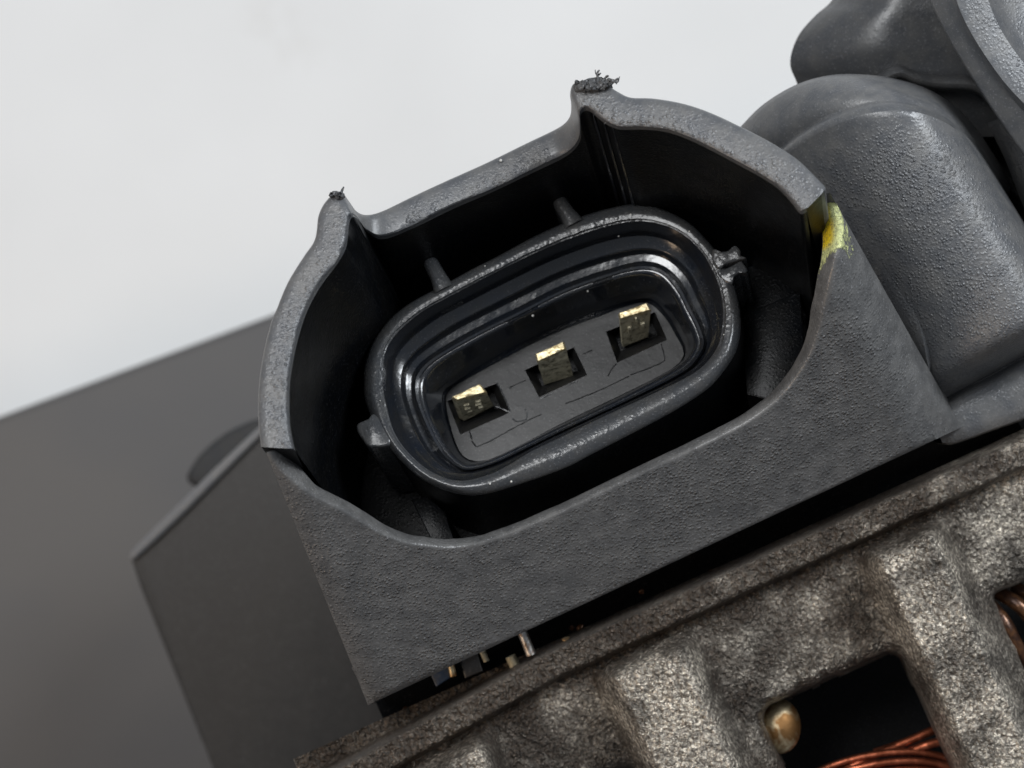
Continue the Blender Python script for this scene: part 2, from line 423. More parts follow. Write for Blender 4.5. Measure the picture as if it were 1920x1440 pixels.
# yellow paint: the strip of the front wall's lip at its right end
j0 = next(j for j in range(nU) if ui[j][1] < 530 and ui[j][0] > 1400)
pr = list(range(2, 9 + 3)); vv, ff, am, ed = [], [], [], []
for a, i in enumerate(pr):
    for j in range(j0, nU):
        p = np.array(rows[i][j]); vv.append(p + nf * .012 + W * .008)
        s = (j - j0) / (nU - 1 - j0)
        prof_s = min(1, max(0, (s - .05) / .35)) * min(1, max(0, (0.93 - s) / .08))
        wd = 1 - (a / (len(pr) - 1)) * (2.2 - 1.3 * prof_s)
        am.append(max(-0.6, prof_s * 0.9 + (wd - .72) * 1.1)); ed.append(max(0, 1 - a / 5.0) * min(1, max(0, (s - .25) / .2)))
nn_ = nU - j0
for a in range(len(pr) - 1):
    for j in range(nn_ - 1): ff.append((a * nn_ + j, a * nn_ + j + 1, (a + 1) * nn_ + j + 1, (a + 1) * nn_ + j))
pm = link('paint_mark', vv, ff, M_paint, shroud, fix=False)
for nm, arr in (('amount', am), ('edge', ed)):
    at = pm.data.attributes.new(nm, 'FLOAT', 'POINT')
    for i, x in enumerate(arr): at.data[i].value = x
pm['label'] = 'yellow paint smear on the edge of the front wall'

# --- shroud interior: dark floor and blocks between shroud and socket
cen = (1030, 660)
fl = [P(x, y, -6.9) for x, y in [(560,800),(540,640),(640,430),(1120,230),(1500,330),(1700,600),(1760,800),(1300,1030),(760,1270),(700,1200)]]
v = fl + [p - W * .3 for p in fl]
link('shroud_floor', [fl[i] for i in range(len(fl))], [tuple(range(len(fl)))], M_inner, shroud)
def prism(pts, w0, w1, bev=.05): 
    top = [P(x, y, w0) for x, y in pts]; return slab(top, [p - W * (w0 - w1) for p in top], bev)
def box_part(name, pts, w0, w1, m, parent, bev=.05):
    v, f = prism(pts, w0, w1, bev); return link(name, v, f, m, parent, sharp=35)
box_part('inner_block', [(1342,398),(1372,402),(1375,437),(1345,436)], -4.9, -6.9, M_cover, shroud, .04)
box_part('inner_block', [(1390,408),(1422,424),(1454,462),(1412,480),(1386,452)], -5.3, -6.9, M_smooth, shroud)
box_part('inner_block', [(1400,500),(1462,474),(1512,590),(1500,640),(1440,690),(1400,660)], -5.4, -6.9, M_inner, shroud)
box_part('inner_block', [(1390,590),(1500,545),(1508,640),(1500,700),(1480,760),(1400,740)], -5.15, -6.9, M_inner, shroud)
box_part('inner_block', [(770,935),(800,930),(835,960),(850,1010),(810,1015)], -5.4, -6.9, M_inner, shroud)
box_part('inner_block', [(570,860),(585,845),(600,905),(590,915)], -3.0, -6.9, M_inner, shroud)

for x, y, w0_ in ((1113, 216, -.25), (1149, 238, -.25), (1133, 232, -.25), (664, 410, -.45)):
    p0 = P(x, y, w0_)
    link('mould_ridge', *tube([p0 - W * d_ for d_ in (0, .5, 1.5, 3, 5)], [.01, .035, .04, .045, .05], 8), M_liner if x > 700 else M_inner, shroud)
# --- torn burrs on the two horns
def flake(c, w0, n, spread, size, seed, m=M_burr):
    r = random.Random(seed); parts = []
    for k in range(n):
        x = c[0] + r.uniform(-spread[0], spread[0]); y = c[1] + r.uniform(-spread[1], spread[1])
        a = r.uniform(0, 6.28); L = r.uniform(.5, 1.0) * size
        pth = []
        for i in range(5):
            t = i / 4; a += r.uniform(-.6, .6)
            x += math.cos(a) * L / 4; y -= abs(math.sin(a)) * L / 4 * .6
            pth.append(P(x, y, w0 + r.uniform(-.02, .10)))
        parts.append(tube(pth, [(.065 * (1 - t / 4.8)) * r.uniform(.6, 1.2) for t in range(5)], 5))
    return join(parts)
pts = []
n = 26
for k in range(n):
    a = 2 * math.pi * k / n; r_ = 1 + rnd.uniform(-.15, .15)
    pts.append((1108 + 33 * r_ * math.cos(a), 157 + 12 * r_ * math.sin(a) - 5 * math.cos(a)))
cap = prism(pts, .10, -.2, .03)
vs = [np.array(p) + np.array([0, 0, 1]) * rnd.uniform(-.02, .05) for p in cap[0]]
strands = []
for pth, r0 in (([(1118,160),(1121,148),(1119,139),(1124,131)], .035), ([(1122,145),(1117,137),(1116,131)], .02), ([(1121,141),(1127,137)], .022),
                ([(1130,160),(1143,150),(1150,152),(1160,147)], .05), ([(1143,158),(1152,153),(1156,157)], .035), ([(1150,150),(1158,154),(1162,143)], .022), ([(1128,155),(1136,145),(1141,142)], .035)):
    q = catmull(pth, 4); L = len(q)
    strands.append(tube([P(x, y, .12 + .1 * i / L) for i, (x, y) in enumerate(q)], [r0 * (1.1 - .8 * i / L) * rnd.uniform(.6, 1.3) for i in range(L)], 6))
v, f = join([(vs, cap[1]), flake((1106, 160), .10, 22, (26, 6), 12, 5)] + strands)
b = link('torn_burr', v, f, M_burr, shroud); b['label'] = 'ragged torn stub with loose strands on the taller horn of the shroud'
q = catmull([(640,366),(641,358),(645,350)], 4)
v, f = join([tube([P(x, y, .05) for x, y in q], [.03, .03, .03, .03, .025, .025, .02, .015, .01][:len(q)], 6), flake((632, 368), .03, 7, (10, 4), 10, 9)])
b = link('torn_burr', v, f, M_burr, shroud); b['label'] = 'small upright plastic hair on the lower horn of the shroud'

# --- socket
OUTC = [(682,718),(684,685),(694,652),(711,622),(736,593),(769,568),(807,547),(848,525),(890,502),(932,481),(994,447),(1048,422),(1092,405),(1140,391),(1182,383),
 (1223,386),(1265,402),(1298,422),(1323,447),(1344,472),(1362,498),(1375,527),(1384,560),(1388,593),(1387,627),(1378,660),(1357,693),(1332,722),(1298,747),(1250,776),(1182,812),
 (1110,849),(1057,876),(973,906),(911,924),(869,926),(827,915),(786,894),(752,864),(724,831),(706,804),(694,777),(684,747)]
INC = [(719,700),(723,662),(740,631),(765,606),(798,581),(848,554),(932,510),(1015,470),(1078,445),(1140,425),(1194,416),(1240,422),(1278,439),(1307,464),(1328,493),
 (1348,539),(1355,581),(1352,622),(1344,652),(1323,681),(1290,706),(1223,739),(1140,777),(1057,817),(994,847),(952,873),(907,893),(857,901),(807,883),(765,847),(740,810),(727,768),(719,727)]
RO = [(775,735),(777,705),(794,681),(827,658),(890,622),(973,581),(1057,539),(1140,510),(1202,495),(1244,504),(1277,535),(1298,577),(1315,610),(1323,643),(1311,672),
 (1282,700),(1182,750),(1057,808),(973,849),(932,868),(890,881),(861,879),(827,852),(802,810),(782,764)]
RI = [(796,738),(797,715),(810,694),(840,671),(895,640),(973,600),(1057,559),(1140,528),(1202,514),(1236,522),(1262,552),(1282,590),(1297,620),(1303,643),(1294,665),
 (1270,688),(1182,738),(1057,797),(973,838),(930,858),(893,870),(868,868),(842,843),(820,805),(804,768)]
FO = [(836,752),(842,732),(865,716),(930,680),(994,646),(1060,616),(1119,594),(1180,572),(1215,568),(1244,592),(1265,625),(1282,660),(1273,681),(1240,703),(1182,732),
 (1057,792),(1000,822),(932,856),(905,864),(882,863),(861,845),(844,797)]
so, si, sro, sri, sfo = [star(q, (1035, 660) if i < 2 else (1045, 685), 320) for i, q in enumerate((OUTC, INC, RO, RI, FO))]
def lerp(a, b, t): return a + (b - a) * t
wc = -3.8; n = len(so)
wv = np.convolve(rnd.randn(n + 8), np.ones(3) / 3, 'same')[4:-4][:, None] * .8
levels = [(so, wc - .17, 0), (lerp(so, si, .10), wc - .10, 0), (lerp(so, si, .26), wc - .035, 0), (lerp(so, si, .40), wc + .0, 0), (lerp(so, si, .52), wc + .01, 0), (lerp(so, si, .66), wc, 0), (lerp(so, si, .80) + wv * .6, wc - .01, 0),
 (lerp(so, si, .86) + wv * .8, wc - .09, 0), (lerp(so, si, .96), wc - .10, 0), (si, wc - .22, 0),
 (lerp(si, sro, .16), -4.55, 0), (lerp(si, sro, .24), -4.82, 0), (lerp(si, sro, .30), -4.93, 0), (lerp(si, sro, .33), -4.955, 0), (lerp(si, sro, .58), -5.015, 0), (lerp(si, sro, .61), -5.03, 0), (lerp(si, sro, .66), -5.10, 0), (lerp(si, sro, .76), -5.34, 0),
 (lerp(si, sro, .93), -5.38, 0), (sro, -5.30, 0), (lerp(sro, sri, .20), -5.22, 0), (lerp(sro, sri, .45), -5.24, 0), (lerp(sro, sri, .55), -5.31, 0), (lerp(sro, sri, .70), -5.31, 0), (lerp(sro, sri, 1.0), -5.36, 0), (lerp(sri, sfo, .08), -5.46, 0),
 (lerp(sri, sfo, .45), -5.85, 0), (lerp(sri, sfo, .55), -5.95, 0), (lerp(sri, sfo, .85), -6.40, 0), (lerp(sri, sfo, .93), -6.46, 0), (sfo, -6.40, 0)]
rows = []
base = [P(x, y, wc - .16) for x, y in so]
rows.append([p - W * 3.2 for p in base]); rows.append([p - W * .07 for p in base])
for q, wd, _ in levels: rows.append([P(x, y, wd) for x, y in q])
kl = len(rows) - len(levels) + 9
liner_rows = rows[kl:]; rows = rows[:kl + 1]
v, f = grid(rows, True)
socket = link('socket', v, f, M_collar, alt, sharp=55)
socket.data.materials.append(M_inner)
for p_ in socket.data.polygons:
    if min(p_.vertices) < n: p_.material_index = 1  # outer skirt takes the near-black colour as painted shade under the lip
at = socket.data.attributes.new('tex', 'FLOAT', 'POINT')
for i in range(len(rows)):
    for j in range(n): at.data[i * n + j].value = 0.2 if i < 3 else 1.0
link('socket_liner', *grid(liner_rows, True), M_liner, socket, sharp=50)
socket['label'] = 'oval stepped socket inside the shroud'

# floor plate with three tapered pits
wf = -6.42
PITS = [[(838,752),(863,815),(957,773),(932,719)], [(984,694),(1011,745),(1101,703),(1076,651)], [(1136,622),(1157,680),(1251,637),(1228,585)]]
PINS = [dict(ft=[(857,751),(912,736)], bt=[(847,746),(900,721)], fb=[(869,784),(924,758)]),
        dict(ft=[(1008,679),(1061,655)], bt=[(1004,665),(1057,642)], fb=[(1019,716),(1073,698)]),
        dict(ft=[(1163,599),(1220,582)], bt=[(1160,589),(1213,569)], fb=[(1167,644),(1216,625)])]
outer = [P(x, y, wf) for x, y in sfo[::4]]
loops = [[Vector(p) for p in outer]] + [[Vector(P(x, y, wf)) for x, y in pit] for pit in PITS]
tr = tessellate_polygon(loops); flat = [p for l in loops for p in l]
f = [tuple(t) for t in tr]; v = list(flat)
k = len(outer)
for pi, pit in enumerate(PITS):
    c = np.mean(np.array(pit, float), 0)
    b0 = len(v); dc = np.array([2.0, 3.0])
    for x, y in pit: v.append(P(c[0] + (x - c[0]) * .70 - 3, c[1] + (y - c[1]) * .64 - 8, wf - .55))
    for i in range(4):
        j = (i + 1) % 4; f.append((k + i, k + j, b0 + j, b0 + i))
    f.append((b0, b0 + 1, b0 + 2, b0 + 3)); k += 4
plate = link('floor_plate', v, f, M_floor, socket, sharp=15)
# moulding lines and flash on the floor
def lines(paths, rad, wd, name, m, parent):
    for pth in paths:
        q = catmull(pth, 6) if len(pth) > 2 else [np.array(pth[0], float) + (np.array(pth[1], float) - np.array(pth[0], float)) * t for t in np.linspace(0, 1, 8)]
        q = [p + rnd.uniform(-.5, .5, 2) for p in q]
        link(name, *tube([P(x, y, wd) for x, y in q], [rad * rnd.uniform(.6, 1.3) for _ in q], 5), m, parent)
lines([[(880,808),(885,824)],[(884,826),(893,838)],[(894,838),(925,824)],[(925,823),(952,809)],[(952,808),(1015,776)],[(1060,757),(1120,733),(1180,705)],[(1182,703),(1236,682),(1246,672),(1240,645)],
       [(955,727),(985,713)],[(1092,664),(1110,657)],[(1140,705),(1147,692),(1156,682)]], .013, wf + .005, 'moulding_line', M_inner, socket)
lines([[(961,785),(970,790),(986,786),(988,775),(984,768)], [(1013,748),(1035,738)],[(1064,722),(1082,714)],[(955,727),(958,728)],[(932,719),(946,745),(957,773)],[(957,773),(930,762)]], .016, wf + .005, 'moulding_flash', M_collar, socket)
term0 = None
for pi, q in enumerate(PINS):
    wt = -5.62; wbm = -6.95
    ft = [P(x, y, wt) for x, y in q['ft']]; bt = [P(x, y, wt) for x, y in q['bt']]
    # the front face runs to the traced lower edge, which lies down in the pit
    fb = [P(x, y, -6.62) for x, y in q['fb']]; fb = [a + (b - a) * 1.15 for a, b in zip(ft, fb)]
    bb = [b + (c - a) for a, b, c in zip(ft, bt, fb)]
    nu, nv = 12, 14
    def quad(a, b, c, d, nu=nu, nv=nv, amp=.012, seed=0):
        rws = []
        for i in range(nv + 1):
            r = []
            for j in range(nu + 1):
                p = (a * (1 - j / nu) + b * (j / nu)) * (1 - i / nv) + (d * (1 - j / nu) + c * (j / nu)) * (i / nv)
                if 0 < i < nv and 0 < j < nu: p = p + np.array(noise.noise_vector(Vector(p) * 9 + Vector((seed, 0, 0)))) * amp * 2.2
                r.append(p)
            rws.append(r)
        return grid(rws)
    faces = [quad(ft[0], ft[1], fb[1], fb[0], seed=pi), quad(ft[1], bt[1], bb[1], fb[1], 3, nv), quad(bt[0], ft[0], fb[0], bb[0], 3, nv), quad(bt[1], bt[0], bb[0], bb[1])]
    v, f = join(faces)
    t = link('terminal', v, f, M_tarn, socket, sharp=30)
    t['label'] = ['tarnished terminal blade in the left pit', 'tarnished terminal blade in the middle pit', 'tarnished terminal blade in the right pit'][pi]
    # bright worn tip: a chamfered cap
    up = W * .05
    ring0 = [ft[0], ft[1], bt[1], bt[0]]
    cc = sum(ring0) / 4
    e = [p + (p - cc) * .03 for p in ring0]
    rws = []
    def edge(l, k=10):
        o = []
        for i in range(4):
            a, b = l[i], l[(i + 1) % 4]
            for j in range(k): o.append(a + (b - a) * j / k)
        return o
    E = edge(e)
    low = [p - W * (.05 + .07 * max(0, noise.noise(Vector(p) * 7)) * 3) for p in E]
    top = [p + (cc - p) * .10 + up for p in E]; top2 = [p + (cc - p) * .45 + up * 1.25 + W * .03 * noise.noise(Vector(p) * 6) for p in E]
    v, f = grid([low, E, top, top2], True); f.append(tuple(range(len(v) - len(E), len(v))))
    link('worn_tip', v, f, M_gold, socket, sharp=30)
    # shallow coining marks on the front face
    if pi != 1:
        fn = np.cross(ft[1] - ft[0], fb[0] - ft[0]); fn /= np.linalg.norm(fn)
        if fn[2] < 0: fn = -fn
        ps = []
        marks = [(.25, .35, .18), (.25, .55, .2), (.28, .72, .16), (.65, .32, .18), (.62, .5, .2), (.66, .68, .15)] if pi == 0 else [(.5, .2, .05), (.52, .3, .05), (.28, .5, .12), (.7, .5, .12)]
        for a, b, l in marks:
            c = ft[0] + (ft[1] - ft[0]) * a + (fb[0] - ft[0]) * b * .85
            e1 = (ft[1] - ft[0]) * l * .5; e2 = (fb[0] - ft[0]) * .03 * (3 if pi else 1)
            tp = [c - e1 - e2, c + e1 - e2, c + e1 + e2, c - e1 + e2]
            link('coined_mark', *slab([p + fn * .035 for p in tp], [p - fn * .02 for p in tp], .012), M_tarn, socket)

# --- ribs and tabs on the collar
def post(pts, rad, name, m=M_collar):      # round-topped rib seen end-on with its long side running down
    q = catmull(pts, 5); L = len(q)
    rws = []
    N_ = 20
    up = [P(x, y, wc) for x, y in q]
    # stadium-shaped top outline
    d = up[-1] - up[0]; d /= np.linalg.norm(d); side = np.cross(W, d)
    out = []
    for i in range(L): out.append(up[i] + side * rad[0] * (1 + (rad[1] - 1) * (i / L) ** 3))
    for i in reversed(range(L)): out.append(up[i] - side * rad[0] * (1 + (rad[1] - 1) * (i / L) ** 3))
    for k in range(1, 10):
        a = math.pi * k / 10
        out.append(up[0] - side * rad[0] * math.cos(a) - d * rad[0] * math.sin(a))
    cen_ = sum(out) / len(out)
    def ins(f_, dw):
        r = []
        for p in out:
            t = np.dot(p - up[0], d); t = min(max(t, 0), np.dot(up[-1] - up[0], d)); c = up[0] + d * t
            r.append(c + (p - c) * f_ + W * dw)
        return r
    rows = [ins(1.03, -3.1), ins(1.02, -.2), ins(1, -.09), ins(.88, -.02), ins(.62, .03), ins(.3, .05)]
    v, f = grid(rows, True); f.append(tuple(range(len(v) - len(out), len(v))))
    o = link(name, v, f, m, socket, sharp=60)
    a_ = o.data.attributes.new('tex', 'FLOAT', 'POINT')
    for x in a_.data: x.value = .7
    return o
post([(1050,377),(1060,393),(1068,404),(1076,420)], (.16, 1.6), 'retaining_rib')
post([(807,492),(817,510),(824,524),(832,542)], (.16, 1.6), 'retaining_rib')
def tab(name, pts, w0=wc, m=M_collar):
    q = catmull(pts, 4, True)
    v, f = prism([tuple(p + rnd.uniform(-.4, .4, 2)) for p in q], w0, w0 - 3.0, .05)
    o = link(name, v, f, m, socket, sharp=50)
    a_ = o.data.attributes.new('tex', 'FLOAT', 'POINT')
    for x in a_.data: x.value = 1
    return o
tab('side_tab', [(668,800),(671,793),(690,784),(700,775),(716,790),(733,826),(722,836),(700,838),(688,835),(678,822),(670,810)])
tab('side_tab', [(1336,467),(1350,471),(1366,468),(1378,459),(1388,468),(1389,479),(1399,483),(1385,487),(1362,494),(1348,504),(1336,490)], wc + .06)
tab('side_tab', [(1344,510),(1362,502),(1388,489),(1393,492),(1402,506),(1396,511),(1386,511),(1376,520),(1373,532),(1358,528),(1350,520)], wc + .02)

# --- smooth black skirt under the socket and dirt specks
ps = []
for k in range(46):
    t = random.randrange(n); q = lerp(so[t], si[t], random.uniform(.1, 1.5))
    if random.random() < .3: q = np.array([random.uniform(850, 1260), 0]); q[1] = 850 - (q[0] - 860) * .44 - random.uniform(20, 110)
    on = abs(q[0]) and True
ps = []
for k in range(9):
    t = random.randrange(n); fr = random.uniform(.15, .9); q = lerp(so[t], si[t], fr); r_ = random.uniform(.010, .026)
    c = P(q[0], q[1], wc + .01)
    ps.append(tube([c - U * r_ * .8, c, c + U * r_ * .8], [r_ * .5, r_, r_ * .5], 6))
for x, y, r_ in ((999,592,.030),(1102,546,.022),(1160,443,.018),(939,301,.035),(820,575,.014)):
    c = P(x, y, -5.2 if y > 500 else (-4.3 if x > 1000 else -1.85)); ps.append(tube([c - U * r_ * .8, c, c + U * r_ * .8], [r_ * .5, r_, r_ * .5], 6))
M_dust, nt_, bs_ = nodes('pale_grit'); bs_.inputs['Base Color'].default_value = (.45, .44, .41, 1); bs_.inputs['Roughness'].default_value = .7
g = link('grit', *join(ps), M_dust, socket); g['kind'] = 'stuff'

# ------------------------------------------------------------------ rear cover, right of the connector
def surf(name, rows, m, parent, tex=None, sharp=50, closed=False):
    v, f = grid(rows, closed)
    o = link(name, v, f, m, parent, sharp=sharp)
    if tex is not None:
        a_ = o.data.attributes.new('tex', 'FLOAT', 'POINT'); n = len(rows[0])
        for i in range(len(rows)):
            for j in range(n): a_.data[i * n + j].value = tex(i, j)
    return o
# boss: a drum whose axis runs down and to the right; cross-section traced along its shoulder
SB = [(1395,360,-8.5),(1425,322,-7.2),(1465,284,-6.0),(1510,250,-5.2),(1560,224,-4.6),(1620,203,-4.2),(1680,196,-4.05),(1735,206,-4.2),(1785,232,-4.7),(1830,276,-5.6),(1868,332,-6.9),(1890,372,-8.6)]
SA = [(1340,330,-9.5),(1365,268,-8.6),(1392,234,-7.4),(1432,195,-6.7),(1490,160,-6.1),(1550,142,-5.8),(1610,139,-5.7),(1680,148,-5.8),(1750,172,-6.2),(1815,222,-7.0),(1865,292,-8.0),(1895,340,-9.2)]
sa, sb = catmull(SA, 6), catmull(SB, 6); m_ = len(sb)
rows = []
rows.append([Z(p[0] + 40, p[1] + 90, p[2] - 4) for p in sa])
rows.append([Z(p[0] + 3, p[1] + 6, p[2] - .35) for p in sa])
for t, dzz in ((0, 0), (.08, .12), (.25, .2), (.5, .2), (.74, .12), (.86, -.06), (.93, -.12)):
    rows.append([Z(*(a * (1 - t) + b * t)[:2], (a * (1 - t) + b * t)[2] + dzz - .15) for a, b in zip(sa, sb)])
rows.append([Z(b[0], b[1], b[2]) for b in sb])
rows.append([Z(b[0] + 4, b[1] + 10, b[2] + .10) for b in sb])
ax = np.array([.52, .854])
for k in range(1, 41):
    t = k / 40; fl_ = max(0, t - .90) / .10; rr = []
    for b in sb:
        sd_ = np.array([144., -77.]); q0 = np.array([1776., 744.]) - b[:2]
        L = (q0[0] * sd_[1] - q0[1] * sd_[0]) / (ax[0] * sd_[1] - ax[1] * sd_[0]) * t
        z = b[2] + .12; z = z + (-6.7 - z) * (fl_ * fl_)
        rr.append(Z(b[0] + ax[0] * L, b[1] + ax[1] * L, z))
    rows.append(rr)
cover = surf('rear_cover', rows, M_cover, alt, lambda i, j: 0.12 if i < 13 else min(1.0, (i - 12) / 6) * (0.15 + .85 * (1 - abs((j / m_) - .42) * 1.6 if abs((j / m_) - .42) < .5 else 0.2)), 60)
cover['label'] = 'grey textured plastic cover with a rounded boss beside the connector'
# flange under the boss
FL = [((1740,772),(1768,832)),((1774,745),(1782,834)),((1800,728),(1810,826)),((1850,703),(1860,808)),((1920,665),(1925,785)),((2050,600),(2060,730)),((2300,480),(2320,600))]
fa = catmull([a for a, b in FL], 6); fb_ = catmull([b for a, b in FL], 6)
rows = []
for t, z in ((-.25, -4.1), (-.10, -4.35), (-.02, -4.50), (0.05, -4.52), (.12, -4.30), (.22, -4.10), (.4, -4.02), (.75, -4.04), (.96, -4.10), (1.0, -4.25)):
    rows.append([Z(*(a + (b - a) * t), z - 2.5) for a, b in zip(fa, fb_)])
rows.append([p - np.array([0, 0, 2.0]) for p in rows[-1]])
surf('cover_flange', rows, M_cover, cover, lambda i, j: .35, 60)
# groove side between connector and boss
GR = [((1575,400),(1640,410)),((1625,490),(1690,500)),((1680,590),(1745,600)),((1738,692),(1744,694))]
ga = catmull([a for a, b in GR], 5); gb_ = catmull([b for a, b in GR], 5)
rows = []
for t, z in ((-.6, -6.6), (0, -6.1), (.3, -5.75), (.6, -5.62), (1, -5.9), (1.3, -6.6)):
    rows.append([Z(*(a + (b - a) * t), z + .55) for a, b in zip(ga, gb_)])
surf('cover_ridge', rows, M_cover, cover, lambda i, j: .5, 60)
# upper dome
D1 = [(1600,-70,-9.5),(1562,-2,-9.4),(1530,28,-9.3),(1500,62,-9.2),(1485,96,-9.2),(1482,124,-9.3),(1492,150,-9.5),(1510,190,-9.8),(1560,260,-10.4)]
D2 = [(1780,-120,-7.4),(1740,0,-7.4),(1752,32,-7.4),(1768,62,-7.45),(1782,92,-7.5),(1796,122,-7.6),(1815,155,-7.7),(1845,205,-8.0),(1880,265,-8.6)]
d1, d2 = catmull(D1, 6), catmull([(a + 75, b - 10, c - .3) for a, b, c in D2], 6)
rows = [[Z(a[0] + 50, a[1], a[2] - 4) for a in d1]]
for k in range(0, 15):
    t = k / 14; h = math.sin(min(1, t * 1.9) * math.pi / 2)
    rr = []
    for a, b in zip(d1, d2):
        p = a * (1 - t) + b * t
        rr.append(Z(p[0], p[1], a[2] + (b[2] - a[2]) * h))
    rows.append(rr)
surf('cover_dome', rows, M_smooth, cover)
# ledge crossing below the dome
q = catmull([(1640,150,-6.9),(1680,128,-6.8),(1715,140,-6.75),(1760,148,-6.8),(1820,152,-6.7),(1850,178,-6.8),(1900,240,-7.2)], 6)
rows = []
for k in range(9):
    a = math.pi * k / 8
    rows.append([Z(p[0] + 4 - 3 * math.cos(a), p[1] + 8 - 15 * math.cos(a), p[2] - 1.1 + .45 * math.sin(a)) for p in q])
surf('cover_ledge', rows, M_smooth, cover)
# far right ring: bright bevel and face
R1 = [(1738,-60,0),(1745,0,0),(1765,48,0),(1796,104,0),(1838,172,0),(1880,236,0),(1925,300,0),(1990,385,0),(2060,470,0)]
R2 = [(1780,-60,0),(1790,0,0),(1812,52,0),(1846,108,0),(1882,158,0),(1918,198,0),(1960,240,0),(2030,310,0),(2100,380,0)]
r1, r2 = catmull(R1, 6), catmull(R2, 6)
rows = [[Z(a[0] + 30, a[1] + 8, -10.5) for a in r1]]
for t, z in ((0, -5.6), (.04, -5.35), (.12, -5.28), (.5, -5.2), (.88, -5.05), (1.0, -4.7), (1.08, -4.55), (1.6, -4.55), (2.4, -4.62), (2.6, -4.9), (3.1, -5.2), (4.6, -5.3)):
    rows.append([Z(a[0] + (b[0] - a[0]) * t, a[1] + (b[1] - a[1]) * t, z) for a, b in zip(r1, r2)])
surf('cover_ring', rows, M_cover, cover, lambda i, j: .05 if i < 8 else .35)
# wall from cover down, joins behind
rows = [[Z(x, y, z) for x, y in ((1870,300),(1900,380),(1960,480),(2040,640),(2120,800))] for z in (-6.2, -9)]
rows = []
q1 = catmull([(1850,230),(1885,300),(1912,370),(1945,450),(2000,560),(2080,700)], 5)
for t, z in ((0, -8.2), (.3, -6.7), (.6, -6.1), (1, -5.9), (2, -5.8)):
    rows.append([Z(p[0] + 60 * t, p[1] - 18 * t, z) for p in q1])
surf('cover_side', rows, M_cover, cover, lambda i, j: 1.0)

# ------------------------------------------------------------------ left slab (side of the cover, further away)
SL = [(246,1052),(258,1030),(490,806),(640,690),(900,700),(960,1100),(800,1330),(690,1420),(620,1520),(425,1520),(398,1440),(330,1270),(262,1100)]
top = []
for x, y in SL:
    zz = -23.0 - (y - 806) * .0040
    top.append(Z(x, y, zz))
bot = [p - np.array([0, 0, 4.5]) for p in top]
v, f = slab(top, bot, .14)
sl = link('cover_side_plate', v, f, M_slab, alt, sharp=70)
M_edge = plastic('highlight_edge_plastic', 0.12, 0.4, 0.05, 4, 0.1, coarse=0.02)  # paler than the plate: the edge's highlight is put into the colour
q = catmull([(247,1046),(262,1030),(330,965),(410,885),(495,802)], 5)
link('rounded_edge', *tube([Z(x, y, -22.90 - (y - 806) * .0040) for x, y in q], [.06 + .09 * math.sin(math.pi * (.08 + .8 * i / len(q))) for i in range(len(q))], 12), M_edge, sl)  # tube added along the plate's edge to carry the painted highlight
sl['label'] = 'smooth dark plate out of focus left of the connector'

q = catmull([(352,905),(362,868),(395,832),(440,802),(500,785),(520,840),(480,900),(420,930)], 5, True)
tp = [Z(x, y, -29) for x, y in q]
v, f = slab(tp, [p * [1, 1, 0] + np.array([0, 0, -32]) for p in tp], .25)
link('rear_bulge', v, f, plastic('dull_dark_plastic', 0.03, 0.7, 0.02, 4, 0.1, spec=.2), alt, sharp=80)
# ------------------------------------------------------------------ cast aluminium casing
def ab(px, py):
    dx, dy = px - 1280, py - 1170
    return dx * .911 - dy * .412, dx * .412 + dy * .911
def sstep(x, a, b):
    t = np.clip((x - a) / (b - a), 0, 1); return t * t * (3 - 2 * t)
def rib(a, a0, a1, s=40): return sstep(a, a0 - s, a0 + s * .6) * (1 - sstep(a, a1 - s * .6, a1 + s))
# value noise in numpy for the cast skin
def vnoise(x, y, seed):
    r = np.random.RandomState(seed).rand(256, 256)
    xi = np.floor(x).astype(int); yi = np.floor(y).astype(int); fx = x - xi; fy = y - yi
    fx = fx * fx * (3 - 2 * fx); fy = fy * fy * (3 - 2 * fy)
    g = lambda i, j: r[i % 256, j % 256]
    return (g(xi, yi) * (1 - fx) + g(xi + 1, yi) * fx) * (1 - fy) + (g(xi, yi + 1) * (1 - fx) + g(xi + 1, yi + 1) * fx) * fy
step = 3.0
aa = np.arange(-770, 900, step); bb = np.arange(-70, 620, step)
Ag, Bg = np.meshgrid(aa, bb, indexing='ij')
def height(a, b):
    b = b - np.clip((-a - 250) / 300, 0, 1.5) * 24
    panel = -6.35 - .0004 * b
    lump = .16 * (vnoise(a / 110, b / 110, 1) - .5) + .05 * (vnoise(a / 34, b / 34, 2) - .5)
    r = rib(a, -640, -430, 34) + rib(a, -170, -8, 34) + rib(a, 372, 508, 34)
    h = panel + r * 1.35 * sstep(b, 4, 46) + lump
    h = h + .35 * sstep(b, 120, 40) * sstep(b, 0, 30) * 0
    seam = np.exp(-((b + 2) / 4.0) ** 2) * .30
    ledge = (1 - sstep(b, -6, 4))
    h = h * (1 - ledge) + (-5.75 + lump * .5) * ledge - seam
    h = h - 1.6 * (1 - sstep(b, -70, -52))
    rough = .035 * (vnoise(a / 9, b / 9, 3) - .5) + .055 * (vnoise(a / 4.5, b / 4.5, 4) - .5)
    return h + rough * 1.5
def slot_sd(a, b, a0, a1, b0, r=26):   # rounded slot, open towards +b
    cx = np.clip(a, a0 + r, a1 - r); cy = np.maximum(b, b0 + r)
    return np.hypot(a - cx, b - cy) - r
Hh = height(Ag, Bg)
sd = np.minimum(slot_sd(Ag, Bg, 58, 352, 203, 34), slot_sd(Ag, Bg, 548, 840, 186, 16))
sd = np.minimum(sd, slot_sd(Ag, Bg, -420, -190, 196, 30))
sd = sd + 7 * (vnoise(Ag / 30, Bg / 30, 9) - .5)
